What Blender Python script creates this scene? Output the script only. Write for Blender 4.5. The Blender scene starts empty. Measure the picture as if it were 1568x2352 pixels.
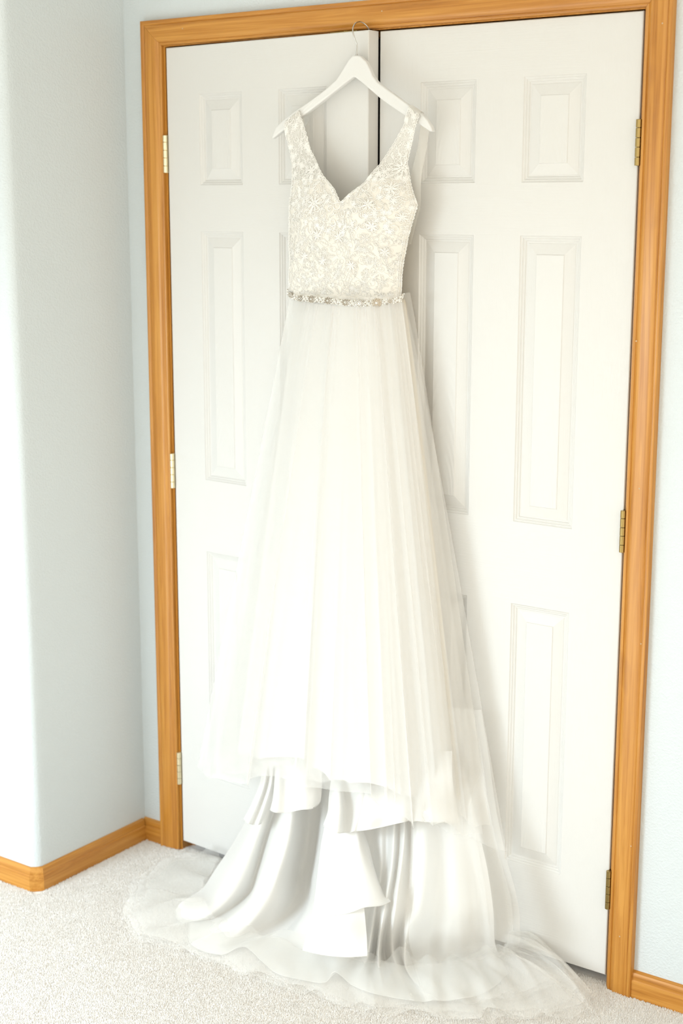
import bpy, math, random
import numpy as np
from mathutils import Vector

random.seed(7)
rng = np.random.default_rng(11)
SC = bpy.context.scene
COL = SC.collection

# ------------------------------------------------------------------ camera
cam_data = bpy.data.cameras.new('camera')
cam = bpy.data.objects.new('camera', cam_data)
COL.objects.link(cam)
cam_data.sensor_fit = 'VERTICAL'
cam_data.sensor_height = 36.0
cam_data.lens = 36.0 * 3418.7425 / 2352.0
cam.location = (2.48568, -2.79343, 1.68261)
cam.rotation_euler = (math.pi / 2 - 0.203262, -0.001012, 0.614382)
cam_data.clip_start = 0.05
cam_data.dof.use_dof = True
cam_data.dof.focus_distance = 3.14
cam_data.dof.aperture_fstop = 3.2
SC.camera = cam

# ------------------------------------------------------------------ light
world = bpy.data.worlds.new('room_ambience')
SC.world = world
world.use_nodes = True
bg = world.node_tree.nodes['Background']
bg.inputs[0].default_value = (1.0, 0.93, 0.795, 1)
bg.inputs[1].default_value = 0.97

WIN = dict(x0=-1.10, x1=-0.15, z0=0.25, z1=1.95, y=-3.1)      # window in the rear wall, to the left of the camera
sun_l = bpy.data.lights.new('window_daylight', 'AREA')
sun_l.shape = 'RECTANGLE'
sun_l.size = WIN['x1'] - WIN['x0']
sun_l.size_y = WIN['z1'] - WIN['z0']
sun_l.energy = 53
sun_l.spread = math.radians(140)
sun_l.color = (0.77, 0.905, 1.0)
key = bpy.data.objects.new('window_daylight', sun_l)
COL.objects.link(key)
key.location = ((WIN['x0'] + WIN['x1']) / 2, WIN['y'] - 0.06, (WIN['z0'] + WIN['z1']) / 2)
key.rotation_euler = (math.pi / 2 - math.radians(58), 0, math.radians(-28))      # shines towards +y

SC.view_settings.view_transform = 'Standard'
SC.view_settings.look = 'None'
SC.view_settings.gamma = 1
SC.view_settings.use_curve_mapping = False
SC.view_settings.exposure = 0.91
SC.cycles.transparent_max_bounces = 32
SC.cycles.max_bounces = 12
SC.cycles.diffuse_bounces = 6

# ------------------------------------------------------------------ measured geometry (metres)
NECK_R = ((0.589,1.687),(0.613,1.707),(0.644,1.729),(0.673,1.767),(0.696,1.801),(0.728,1.836),(0.744,1.88))
OUT_R = ((0.716,1.471),(0.714,1.485),(0.716,1.527),(0.722,1.573),(0.733,1.615),(0.744,1.652),(0.756,1.682),(0.744,1.711),(0.735,1.734),(0.727,1.77),(0.742,1.81),(0.768,1.875))
NECK_L = ((0.589,1.687),(0.582,1.698),(0.57,1.716),(0.54,1.74),(0.513,1.768),(0.484,1.801),(0.461,1.844),(0.445,1.88))
OUT_L = ((0.409,1.46),(0.412,1.47),(0.414,1.558),(0.415,1.636),(0.419,1.694),(0.423,1.732),(0.423,1.77),(0.419,1.817),(0.413,1.866))
BELT = ((0.411,-0.062,1.491),(0.425,-0.07,1.484),(0.453,-0.085,1.478),(0.505,-0.103,1.478),(0.56,-0.113,1.477),(0.609,-0.116,1.475),(0.644,-0.113,1.474),(0.679,-0.105,1.476),(0.712,-0.09,1.481),(0.724,-0.08,1.484),(0.726,-0.07,1.489),(0.723,-0.058,1.494))
FLOWERS = ((0.521,1.686,0.027),(0.721,1.761,0.028),(0.496,1.757,0.02),(0.704,1.718,0.022),(0.664,1.684,0.02),(0.584,1.614,0.02),(0.528,1.618,0.02),(0.484,1.814,0.014),(0.75,1.817,0.014),(0.756,1.711,0.015),(0.669,1.638,0.018),(0.536,1.562,0.016),(0.612,1.554,0.018),(0.691,1.584,0.018),(0.482,1.571,0.016),(0.73,1.657,0.016))
HANGER_R = ((0.598,1.997),(0.608,1.995),(0.622,1.984),(0.631,1.971),(0.64,1.953),(0.653,1.939),(0.675,1.925),(0.706,1.906),(0.738,1.886),(0.764,1.872),(0.78,1.858),(0.79,1.845),(0.795,1.833),(0.787,1.834),(0.759,1.85),(0.724,1.868),(0.689,1.888),(0.661,1.905),(0.632,1.926),(0.61,1.942),(0.594,1.952),(0.589,1.952))
HANGER_L = ((0.589,1.952),(0.559,1.935),(0.515,1.909),(0.477,1.887),(0.438,1.866),(0.407,1.848),(0.372,1.828),(0.372,1.834),(0.382,1.852),(0.398,1.865),(0.427,1.883),(0.477,1.908),(0.515,1.929),(0.545,1.949),(0.563,1.97),(0.578,1.989),(0.588,1.997),(0.598,1.997))
HOOK = ((0.593,-0.055,1.997),(0.594,-0.055,2.015),(0.594,-0.057,2.023),(0.593,-0.063,2.033),(0.591,-0.066,2.045),(0.59,-0.064,2.055),(0.59,-0.055,2.064),(0.589,-0.038,2.069),(0.592,-0.028,2.067),(0.596,-0.022,2.062),(0.598,-0.018,2.057),(0.598,-0.0125,2.0537),(0.598,-0.002,2.0535),(0.598,0.0045,2.047))
T1_W = ((0,0.409,-0.056,1.471),(0.25,0.528,-0.108,1.468),(0.5,0.619,-0.12,1.466),(0.75,0.685,-0.108,1.471),(1,0.72,-0.056,1.478))
T1_H = ((0,0.107,-0.06,0.269),(0.1,0.217,-0.13,0.29),(0.2,0.327,-0.17,0.313),(0.3,0.436,-0.198,0.358),(0.4,0.563,-0.214,0.371),(0.48,0.652,-0.22,0.39),(0.56,0.746,-0.218,0.405),(0.65,0.786,-0.208,0.37),(0.75,0.846,-0.186,0.341),(0.85,0.893,-0.152,0.35),(0.93,0.93,-0.115,0.322),(1,0.948,-0.06,0.298))
T2_W = ((0,0.401,-0.045,1.474),(0.5,0.573,-0.055,1.471),(1,0.715,-0.045,1.481))
T2_H = ((0,0.113,-0.04,0.299),(0.3,0.399,-0.083,0.314),(0.6,0.658,-0.088,0.332),(0.8,0.84,-0.074,0.297),(0.92,0.946,-0.059,0.281),(1,0.996,-0.04,0.267))
L_W = ((0,0.424,-0.05,1.472),(0.5,0.606,-0.102,1.472),(1,0.711,-0.05,1.481))
L_H = ((0,0.235,-0.055,0.331),(0.1,0.342,-0.112,0.369),(0.2,0.434,-0.145,0.395),(0.3,0.515,-0.167,0.416),(0.45,0.615,-0.184,0.397),(0.6,0.721,-0.181,0.409),(0.8,0.82,-0.145,0.388),(0.9,0.857,-0.112,0.371),(1,0.876,-0.055,0.355))
TRAIN = (((0.352,-0.06,0.33),(0.31,-0.075,0.234),(0.274,-0.11,0.139),(0.253,-0.165,0.073),(0.248,-0.215,0.036),(0.246,-0.286,0.03),(0.239,-0.303,0.012)),((0.39,-0.08,0.345),(0.362,-0.105,0.256),(0.348,-0.15,0.172),(0.344,-0.205,0.107),(0.328,-0.26,0.058),(0.304,-0.321,0.035),(0.269,-0.33,0.014)),((0.4,-0.075,0.345),(0.382,-0.1,0.259),(0.372,-0.145,0.176),(0.374,-0.195,0.111),(0.367,-0.25,0.061),(0.342,-0.318,0.03),(0.282,-0.327,0.004)),((0.395,-0.06,0.339),(0.379,-0.075,0.25),(0.363,-0.105,0.16),(0.37,-0.15,0.093),(0.372,-0.19,0.046),(0.354,-0.285,0.02),(0.295,-0.317,0.006)),((0.426,-0.08,0.353),(0.422,-0.105,0.271),(0.422,-0.15,0.191),(0.427,-0.2,0.127),(0.431,-0.255,0.078),(0.395,-0.326,0.03),(0.328,-0.355,0.006)),((0.447,-0.085,0.359),(0.452,-0.115,0.281),(0.459,-0.16,0.204),(0.466,-0.21,0.142),(0.473,-0.27,0.09),(0.43,-0.327,0.03),(0.364,-0.392,0.004)),((0.459,-0.08,0.36),(0.461,-0.105,0.28),(0.475,-0.15,0.205),(0.484,-0.2,0.143),(0.492,-0.255,0.09),(0.461,-0.317,0.035),(0.412,-0.402,0.003)),((0.455,-0.06,0.353),(0.452,-0.075,0.267),(0.46,-0.11,0.186),(0.471,-0.155,0.122),(0.491,-0.215,0.073),(0.47,-0.289,0.02),(0.459,-0.388,0.003)),((0.45,-0.03,0.342),(0.445,-0.035,0.252),(0.446,-0.055,0.163),(0.459,-0.095,0.096),(0.487,-0.165,0.046),(0.487,-0.27,0.012),(0.478,-0.356,0.012)),((0.472,-0.025,0.345),(0.472,-0.03,0.257),(0.474,-0.05,0.168),(0.488,-0.09,0.102),(0.524,-0.165,0.051),(0.519,-0.261,0.012),(0.496,-0.343,0.01)),((0.509,-0.05,0.362),(0.51,-0.06,0.276),(0.519,-0.09,0.194),(0.532,-0.13,0.129),(0.565,-0.2,0.077),(0.562,-0.275,0.02),(0.553,-0.362,0.003)),((0.552,-0.07,0.378),(0.56,-0.085,0.297),(0.576,-0.12,0.22),(0.593,-0.16,0.157),(0.632,-0.235,0.1),(0.609,-0.272,0.02),(0.614,-0.385,0.003)),((0.584,-0.07,0.385),(0.594,-0.085,0.305),(0.614,-0.12,0.229),(0.634,-0.16,0.168),(0.675,-0.235,0.112),(0.666,-0.265,0.02),(0.674,-0.376,0.003)),((0.614,-0.0685,0.3913),(0.6256,-0.083,0.312),(0.6513,-0.1175,0.2377),(0.6793,-0.1575,0.1796),(0.7226,-0.2315,0.1249),(0.714,-0.256,0.02),(0.723,-0.356,0.003)),((0.638,-0.058,0.3934),(0.648,-0.0695,0.3123),(0.6767,-0.1005,0.238),(0.7067,-0.1405,0.1801),(0.7397,-0.207,0.1192),(0.728,-0.234,0.015),(0.731,-0.328,0.018)),((0.6658,-0.0637,0.401),(0.6794,-0.0801,0.324),(0.7066,-0.1124,0.2503),(0.733,-0.1515,0.1914),(0.7628,-0.2197,0.1308),(0.766,-0.254,0.03),(0.779,-0.33,0.003)),((0.6875,-0.0599,0.4046),(0.7005,-0.0744,0.3272),(0.7204,-0.1039,0.2511),(0.7406,-0.1407,0.1896),(0.7679,-0.2075,0.1275),(0.755,-0.208,0.012),(0.826,-0.333,0.003)),((0.7138,-0.0724,0.4151),(0.7303,-0.092,0.3401),(0.7518,-0.1266,0.2666),(0.7706,-0.1648,0.2069),(0.7972,-0.233,0.1468),(0.797,-0.254,0.045),(0.861,-0.327,0.003)),((0.7211,-0.0626,0.4129),(0.7336,-0.078,0.3359),(0.7541,-0.1084,0.2614),(0.7713,-0.1452,0.1991),(0.799,-0.2111,0.1376),(0.77,-0.191,0.014),(0.895,-0.318,0.003)),((0.7419,-0.0724,0.4212),(0.7575,-0.092,0.3461),(0.78,-0.1266,0.2746),(0.7964,-0.1657,0.2144),(0.8253,-0.2307,0.1535),(0.803,-0.204,0.03),(0.927,-0.319,0.01)),((0.7446,-0.0588,0.4171),(0.7585,-0.0734,0.3406),(0.7785,-0.1016,0.2647),(0.8,-0.1376,0.204),(0.8254,-0.1953,0.1391),(0.806,-0.173,0.012),(0.944,-0.299,0.003)),((0.7653,-0.064,0.4234),(0.782,-0.0823,0.3485),(0.8024,-0.1118,0.2748),(0.82,-0.1418,0.2114),(0.8372,-0.1868,0.1388),(0.847,-0.219,0.02),(0.966,-0.29,0.01)),((0.7908,-0.0621,0.4285),(0.8079,-0.0791,0.3539),(0.8293,-0.1083,0.2802),(0.8455,-0.1374,0.217),(0.8613,-0.1795,0.1434),(0.828,-0.151,0.02),(0.984,-0.266,0.003)),((0.8071,-0.0421,0.4258),(0.8209,-0.0518,0.3481),(0.8389,-0.0718,0.2693),(0.8543,-0.0942,0.2016),(0.864,-0.1276,0.1225),(0.843,-0.11,0.012),(1.01,-0.255,0.012)),((0.8341,-0.0385,0.4307),(0.8521,-0.0481,0.3537),(0.8757,-0.0653,0.2768),(0.8942,-0.0856,0.2093),(0.909,-0.1166,0.1308),(0.893,-0.116,0.02),(1.021,-0.218,0.003)),((0.8572,-0.03,0.4332),(0.8805,-0.0369,0.3573),(0.9062,-0.0493,0.2778),(0.9279,-0.0648,0.211),(0.9501,-0.0906,0.1318),(0.92,-0.055,0.012),(1.036,-0.168,0.003)),((0.8702,-0.0217,0.434),(0.8963,-0.0248,0.3567),(0.9243,-0.031,0.2763),(0.9502,-0.0403,0.2068),(0.9751,-0.0558,0.1255),(0.963,-0.019,0.02),(1.035,-0.088,0.003)))
PAN_A = (((0.343,-0.085,0.409),(0.366,-0.115,0.361),(0.366,-0.131,0.311),(0.357,-0.15,0.265),(0.334,-0.155,0.219)),((0.356,-0.085,0.412),(0.379,-0.115,0.364),(0.399,-0.155,0.327),(0.393,-0.175,0.282),(0.369,-0.18,0.227)),((0.364,-0.085,0.413),(0.387,-0.115,0.366),(0.395,-0.138,0.32),(0.389,-0.155,0.274),(0.367,-0.16,0.216)),((0.372,-0.085,0.415),(0.395,-0.115,0.368),(0.421,-0.155,0.332),(0.415,-0.17,0.286),(0.395,-0.175,0.227)),((0.383,-0.085,0.417),(0.406,-0.115,0.37),(0.41,-0.128,0.32),(0.405,-0.14,0.273),(0.382,-0.145,0.218)))
PAN_B = (((0.381,-0.085,0.428),(0.403,-0.115,0.381),(0.43,-0.155,0.334),(0.437,-0.17,0.302),(0.43,-0.172,0.273)),((0.391,-0.085,0.43),(0.414,-0.115,0.383),(0.457,-0.176,0.347),(0.469,-0.195,0.318),(0.467,-0.2,0.286)),((0.422,-0.085,0.436),(0.444,-0.115,0.39),(0.475,-0.159,0.346),(0.485,-0.176,0.315),(0.488,-0.18,0.284)),((0.454,-0.085,0.443),(0.476,-0.115,0.397),(0.523,-0.175,0.362),(0.536,-0.192,0.333),(0.538,-0.195,0.308)),((0.491,-0.085,0.451),(0.512,-0.115,0.405),(0.547,-0.159,0.362),(0.557,-0.175,0.332),(0.558,-0.178,0.31)),((0.519,-0.085,0.457),(0.54,-0.115,0.411),(0.558,-0.138,0.358),(0.564,-0.15,0.325),(0.559,-0.15,0.312)))
PAN_C = (((0.549,-0.085,0.431),(0.57,-0.115,0.385),(0.585,-0.148,0.335),(0.59,-0.16,0.303),(0.577,-0.16,0.266)),((0.562,-0.085,0.434),(0.583,-0.115,0.388),(0.621,-0.176,0.353),(0.632,-0.195,0.325),(0.63,-0.2,0.281)),((0.577,-0.085,0.437),(0.598,-0.115,0.392),(0.639,-0.176,0.357),(0.651,-0.195,0.33),(0.65,-0.2,0.28)),((0.587,-0.085,0.439),(0.608,-0.115,0.394),(0.628,-0.148,0.345),(0.636,-0.16,0.314),(0.638,-0.165,0.266)),((0.613,-0.085,0.445),(0.634,-0.115,0.4),(0.653,-0.148,0.351),(0.661,-0.16,0.32),(0.657,-0.165,0.271)),((0.637,-0.085,0.45),(0.658,-0.115,0.405),(0.686,-0.168,0.366),(0.693,-0.185,0.337),(0.682,-0.19,0.289)),((0.656,-0.085,0.454),(0.676,-0.115,0.409),(0.703,-0.158,0.366),(0.704,-0.17,0.334),(0.692,-0.17,0.286)))
PAN_D = (((0.626,-0.085,0.437),(0.647,-0.115,0.392),(0.672,-0.158,0.348),(0.679,-0.175,0.314),(0.672,-0.175,0.282)),((0.656,-0.085,0.443),(0.676,-0.115,0.399),(0.718,-0.18,0.367),(0.729,-0.2,0.335),(0.725,-0.2,0.307)),((0.704,-0.085,0.454),(0.724,-0.115,0.41),(0.758,-0.169,0.373),(0.765,-0.185,0.349),(0.757,-0.185,0.317)),((0.752,-0.085,0.464),(0.771,-0.115,0.42),(0.803,-0.163,0.382),(0.811,-0.175,0.362),(0.808,-0.175,0.338)),((0.775,-0.085,0.469),(0.795,-0.115,0.426),(0.81,-0.138,0.375),(0.818,-0.15,0.355),(0.816,-0.15,0.335)),((0.798,-0.085,0.474),(0.818,-0.115,0.431),(0.841,-0.148,0.386),(0.85,-0.16,0.366),(0.853,-0.16,0.345)),((0.833,-0.085,0.482),(0.852,-0.115,0.439),(0.872,-0.138,0.39),(0.883,-0.15,0.371),(0.886,-0.15,0.348)),((0.878,-0.085,0.492),(0.897,-0.115,0.449),(0.897,-0.098,0.382),(0.909,-0.11,0.363),(0.916,-0.11,0.339)))
PAN_E = (((0.562,-0.125,0.267),(0.566,-0.15,0.223),(0.582,-0.185,0.175),(0.603,-0.225,0.136),(0.627,-0.27,0.1)),((0.602,-0.14,0.282),(0.614,-0.17,0.242),(0.632,-0.205,0.195),(0.654,-0.245,0.158),(0.678,-0.29,0.122)),((0.633,-0.14,0.29),(0.65,-0.165,0.25),(0.675,-0.2,0.205),(0.702,-0.24,0.17),(0.732,-0.285,0.141)),((0.655,-0.14,0.295),(0.679,-0.165,0.257),(0.713,-0.2,0.215),(0.75,-0.24,0.183),(0.772,-0.275,0.163)),((0.652,-0.125,0.289),(0.688,-0.15,0.243),(0.727,-0.18,0.211),(0.774,-0.22,0.182),(0.799,-0.25,0.165)),((0.64,-0.105,0.28),(0.685,-0.13,0.235),(0.719,-0.155,0.194),(0.764,-0.19,0.167),(0.806,-0.22,0.165)))
PAN_F = (((0.617,-0.25,0.112),(0.632,-0.29,0.09),(0.648,-0.325,0.073),(0.654,-0.345,0.054)),((0.672,-0.265,0.134),(0.696,-0.305,0.115),(0.714,-0.34,0.099),(0.726,-0.365,0.074)),((0.72,-0.265,0.148),(0.744,-0.3,0.128),(0.765,-0.33,0.11),(0.784,-0.36,0.085)),((0.754,-0.25,0.157),(0.776,-0.275,0.126),(0.8,-0.305,0.11),(0.822,-0.335,0.088)))
TUL_R = (((0.754,-0.05,0.553),(0.764,-0.055,0.436),(0.798,-0.1,0.348),(0.824,-0.14,0.254),(0.844,-0.18,0.17),(0.859,-0.22,0.096),(0.858,-0.19,0.02),(0.958,-0.304,0.02)),((0.789,-0.05,0.56),(0.802,-0.055,0.445),(0.838,-0.1,0.358),(0.87,-0.14,0.266),(0.898,-0.18,0.185),(0.921,-0.22,0.115),(0.913,-0.186,0.03),(0.994,-0.283,0.012)),((0.812,-0.05,0.565),(0.827,-0.055,0.45),(0.864,-0.1,0.364),(0.901,-0.14,0.274),(0.935,-0.18,0.195),(0.963,-0.22,0.128),(0.93,-0.14,0.02),(1.04,-0.279,0.025)),((0.841,-0.05,0.571),(0.86,-0.055,0.458),(0.898,-0.1,0.373),(0.939,-0.14,0.284),(0.975,-0.18,0.207),(1.006,-0.22,0.141),(0.972,-0.145,0.03),(1.061,-0.232,0.012)),((0.868,-0.05,0.576),(0.888,-0.055,0.464),(0.928,-0.1,0.38),(0.961,-0.12,0.282),(0.989,-0.14,0.195),(1.015,-0.17,0.122),(0.981,-0.092,0.02),(1.105,-0.226,0.03)),((0.89,-0.05,0.581),(0.913,-0.055,0.469),(0.954,-0.1,0.386),(1,-0.14,0.3),(1.032,-0.16,0.215),(1.061,-0.19,0.144),(1.019,-0.1,0.03),(1.115,-0.165,0.012)),((0.911,-0.05,0.585),(0.936,-0.055,0.474),(0.967,-0.08,0.382),(0.996,-0.085,0.278),(1.025,-0.09,0.185),(1.041,-0.1,0.1),(1.018,-0.042,0.02),(1.151,-0.145,0.03)),((0.93,-0.05,0.589),(0.956,-0.055,0.479),(0.988,-0.08,0.387),(1.018,-0.082,0.278),(1.053,-0.085,0.175),(1.062,-0.088,0.101),(1.042,-0.041,0.03),(1.151,-0.061,0.012)))
FT_OUT = ((0.066,-0.02),(0.041,-0.061),(0.025,-0.12),(0.044,-0.215),(0.065,-0.29),(0.113,-0.356),(0.183,-0.416),(0.267,-0.449),(0.348,-0.45),(0.42,-0.441),(0.51,-0.442),(0.582,-0.439),(0.656,-0.439),(0.721,-0.432),(0.784,-0.422),(0.84,-0.413),(0.896,-0.404),(0.945,-0.378),(1.002,-0.348),(1.051,-0.324),(1.094,-0.298),(1.135,-0.269),(1.175,-0.237),(1.202,-0.201),(1.234,-0.164),(1.257,-0.133),(1.252,-0.102),(1.236,-0.072),(1.199,-0.042),(1.152,-0.022),(1.096,-0.007),(1.032,0.011))
FT_IN = ((0.181,-0.042),(0.183,-0.072),(0.198,-0.107),(0.216,-0.154),(0.246,-0.206),(0.272,-0.245),(0.301,-0.279),(0.343,-0.304),(0.389,-0.311),(0.428,-0.31),(0.483,-0.297),(0.543,-0.293),(0.603,-0.288),(0.655,-0.276),(0.699,-0.269),(0.742,-0.263),(0.782,-0.252),(0.83,-0.236),(0.87,-0.209),(0.902,-0.186),(0.929,-0.156),(0.952,-0.128),(0.971,-0.102),(0.986,-0.08),(0.997,-0.06),(0.996,-0.037),(0.995,-0.025),(0.992,-0.015),(0.989,-0.004),(0.989,0),(0.986,0.006),(0.983,0.011))
NAILS_V = ((1.274,2.023),(1.247,1.417),(1.267,1.119),(1.285,0.794),(1.282,0.345),(1.265,0.131))
NAILS_H = ((0.631,2.09),(0.067,2.09))

# ------------------------------------------------------------------ helpers
def tag(o, label=None, cat=None, group=None, kind=None):
    if label: o['label'] = label
    if cat: o['category'] = cat
    if group: o['group'] = group
    if kind: o['kind'] = kind
    return o

def link(o, parent=None):
    COL.objects.link(o)
    if parent is not None:
        o.parent = parent
    return o

def empty(name, loc=(0, 0, 0)):
    o = bpy.data.objects.new(name, None)
    o.location = loc
    o.empty_display_size = 0.05
    return link(o)

def mesh(name, verts, faces, mats, parent=None, smooth=False, midx=None, origin=None):
    v = np.asarray(verts, float)
    if origin is not None:
        v = v - np.asarray(origin, float)
    me = bpy.data.meshes.new(name)
    me.from_pydata(v.tolist(), [], faces if isinstance(faces, list) else faces.tolist())
    if not isinstance(mats, (list, tuple)):
        mats = [mats]
    for m in mats:
        me.materials.append(m)
    if midx is not None:
        me.polygons.foreach_set('material_index', np.asarray(midx, np.int32))
    if smooth:
        me.polygons.foreach_set('use_smooth', np.ones(len(me.polygons), bool))
    me.update()
    o = bpy.data.objects.new(name, me)
    if origin is not None:
        o.location = origin
    return link(o, parent)

def recalc(o):
    import bmesh
    bm = bmesh.new(); bm.from_mesh(o.data)
    bmesh.ops.recalc_face_normals(bm, faces=bm.faces)
    bm.to_mesh(o.data); bm.free()
    return o

def bevel(o, w, seg=2):
    m = o.modifiers.new('bevel', 'BEVEL')
    m.width = w; m.segments = seg; m.limit_method = 'ANGLE'; m.angle_limit = math.radians(40)
    return o

def box_vf(x0, x1, y0, y1, z0, z1):
    v = [(x, y, z) for x in (x0, x1) for y in (y0, y1) for z in (z0, z1)]
    f = [(0, 1, 3, 2), (4, 6, 7, 5), (0, 4, 5, 1), (2, 3, 7, 6), (0, 2, 6, 4), (1, 5, 7, 3)]
    return v, f

def box(name, b, mat, parent=None):
    v, f = box_vf(*b)
    return mesh(name, v, f, mat, parent)

def grid_faces(n, m, closed=False, off=0):
    f = []
    mm = m if closed else m - 1
    for i in range(n - 1):
        for j in range(mm):
            k = (j + 1) % m
            f.append((off + i * m + j, off + i * m + k, off + (i + 1) * m + k, off + (i + 1) * m + j))
    return f

def sheet(name, P, mat, parent, flip=False):
    n, m = P.shape[:2]
    f = grid_faces(n, m)
    if flip:
        f = [tuple(reversed(q)) for q in f]
    return mesh(name, P.reshape(-1, 3), f, mat, parent, smooth=True)

def catmull(P, n, axis=0):
    """resample an array of control points along an axis with a Catmull-Rom spline"""
    P = np.moveaxis(np.asarray(P, float), axis, 0)
    k = P.shape[0]
    t = np.linspace(0, k - 1, n)
    i = np.clip(np.floor(t).astype(int), 0, k - 2)
    u = (t - i).reshape((-1,) + (1,) * (P.ndim - 1))
    E = np.concatenate([2 * P[:1] - P[1:2], P, 2 * P[-1:] - P[-2:-1]], 0)
    a, b, c, d = E[i], E[i + 1], E[i + 2], E[i + 3]
    out = 0.5 * (2 * b + (c - a) * u + (2 * a - 5 * b + 4 * c - d) * u ** 2 + (3 * b - a - 3 * c + d) * u ** 3)
    return np.moveaxis(out, 0, axis)

def tubes_vf(lines, radius, sides=4, off=0, ref=(0.13, 1, 0.07)):
    """lines: list of (points, closed)"""
    V, F = [], []
    base = off
    for pts, closed in lines:
        p = np.asarray(pts, float)
        n = len(p)
        if n < 2:
            continue
        if closed:
            tan = np.roll(p, -1, 0) - np.roll(p, 1, 0)
        else:
            tan = np.gradient(p, axis=0)
        tan /= np.linalg.norm(tan, axis=1)[:, None] + 1e-9
        ref = np.array(ref, float); ref /= np.linalg.norm(ref)
        a = np.cross(tan, ref); la = np.linalg.norm(a, axis=1)
        a[la < 0.05] = np.cross(tan[la < 0.05], np.array([1., 0, 0]))
        a /= np.linalg.norm(a, axis=1)[:, None] + 1e-9
        b = np.cross(tan, a)
        r = radius if np.ndim(radius) == 0 else np.asarray(radius)[:, None]
        for s in range(sides):
            q = 2 * math.pi * s / sides
            V.append(p + r * (math.cos(q) * a + math.sin(q) * b))
        # vertex (s, i) index = base + s*n + i
        for s in range(sides):
            s2 = (s + 1) % sides
            rngi = range(n if closed else n - 1)
            for i in rngi:
                j = (i + 1) % n
                F.append((base + s * n + i, base + s * n + j, base + s2 * n + j, base + s2 * n + i))
        if not closed:
            F.append(tuple(base + s * n for s in range(sides)))
            F.append(tuple(base + s * n + n - 1 for s in reversed(range(sides))))
        base += n * sides
    return (np.concatenate(V) if V else np.zeros((0, 3))), F

def tubes(name, lines, radius, mat, parent, sides=4, ref=(0.13, 1, 0.07)):
    v, f = tubes_vf(lines, radius, sides, ref=ref)
    return mesh(name, v, f, mat, parent, smooth=True)

def cyl_vf(p0, p1, r, n=16, off=0):
    p0 = np.array(p0, float); p1 = np.array(p1, float)
    d = p1 - p0; d /= np.linalg.norm(d)
    a = np.cross(d, (0, 1, 0.01)) if abs(d[1]) < 0.9 else np.cross(d, (1, 0, 0))
    a /= np.linalg.norm(a); b = np.cross(d, a)
    t = np.arange(n) * 2 * math.pi / n
    ring = np.cos(t)[:, None] * a + np.sin(t)[:, None] * b
    c = 0.08 * r
    rows = [(0, r - c), (c, r), (np.linalg.norm(p1 - p0) - c, r), (np.linalg.norm(p1 - p0), r - c)]
    V = np.concatenate([p0 + d * h + ring * rr for h, rr in rows])
    F = grid_faces(4, n, True, off)
    F.append(tuple(off + i for i in reversed(range(n)))); F.append(tuple(off + 3 * n + i for i in range(n)))
    return V, F

def interp(tab, x):
    a = np.array(tab)
    o = np.argsort(a[:, 0])
    return np.interp(x, a[o, 0], a[o, 1])

def smooth(a, b, x):
    t = np.clip((np.asarray(x, float) - a) / (b - a), 0, 1)
    return t * t * (3 - 2 * t)

# ------------------------------------------------------------------ materials
def new_mat(name, color, rough=0.5, spec=0.5, metal=0.0):
    m = bpy.data.materials.new(name)
    m.use_nodes = True
    p = m.node_tree.nodes['Principled BSDF']
    p.inputs['Base Color'].default_value = (*color, 1)
    p.inputs['Roughness'].default_value = rough
    p.inputs['Specular IOR Level'].default_value = spec
    p.inputs['Metallic'].default_value = metal
    return m, m.node_tree, p

def nd(nt, typ, **kw):
    n = nt.nodes.new(typ)
    for k, v in kw.items():
        setattr(n, k, v)
    return n

def coords(nt, scale, obj=False, rot=(0, 0, 0)):
    mp = nd(nt, 'ShaderNodeMapping')
    mp.inputs['Scale'].default_value = scale
    mp.inputs['Rotation'].default_value = rot
    if obj:
        tc = nd(nt, 'ShaderNodeTexCoord'); nt.links.new(tc.outputs['Object'], mp.inputs[0])
    else:
        g = nd(nt, 'ShaderNodeNewGeometry'); nt.links.new(g.outputs['Position'], mp.inputs[0])
    return mp.outputs[0]

def noise(nt, vec, scale=1.0, detail=3.0, rough=0.5, dist=0.0):
    n = nd(nt, 'ShaderNodeTexNoise')
    n.inputs['Scale'].default_value = scale
    n.inputs['Detail'].default_value = detail
    n.inputs['Roughness'].default_value = rough
    n.inputs['Distortion'].default_value = dist
    nt.links.new(vec, n.inputs['Vector'])
    return n.outputs['Fac']

def bump(nt, p, h, strength, dist, prev=None):
    b = nd(nt, 'ShaderNodeBump')
    b.inputs['Strength'].default_value = strength
    b.inputs['Distance'].default_value = dist
    nt.links.new(h, b.inputs['Height'])
    if prev is not None:
        nt.links.new(prev, b.inputs['Normal'])
    if p is not None:
        nt.links.new(b.outputs[0], p.inputs['Normal'])
    return b.outputs[0]

def ramp(nt, fac, stops):
    r = nd(nt, 'ShaderNodeValToRGB')
    e = r.color_ramp.elements
    while len(e) < len(stops): e.new(0.5)
    for el, (pos, c) in zip(e, stops):
        el.position = pos; el.color = (*c, 1)
    nt.links.new(fac, r.inputs[0])
    return r.outputs[0]

DOOR_WHITE = (0.635, 0.627, 0.607)
def door_mat(name, axis):
    m, nt, p = new_mat(name, DOOR_WHITE, 0.38, 0.22)
    s = {'v': (420, 420, 9), 'h': (9, 420, 420)}[axis]
    h = noise(nt, coords(nt, s), 1.0, 4, 0.6, 0.6)
    s2 = {'v': (900, 900, 30), 'h': (30, 900, 900)}[axis]
    h2 = noise(nt, coords(nt, s2), 1.0, 2, 0.5)
    b1 = bump(nt, None, h, 0.55, 0.0007)
    bump(nt, p, h2, 0.35, 0.0003, b1)
    return m

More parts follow.
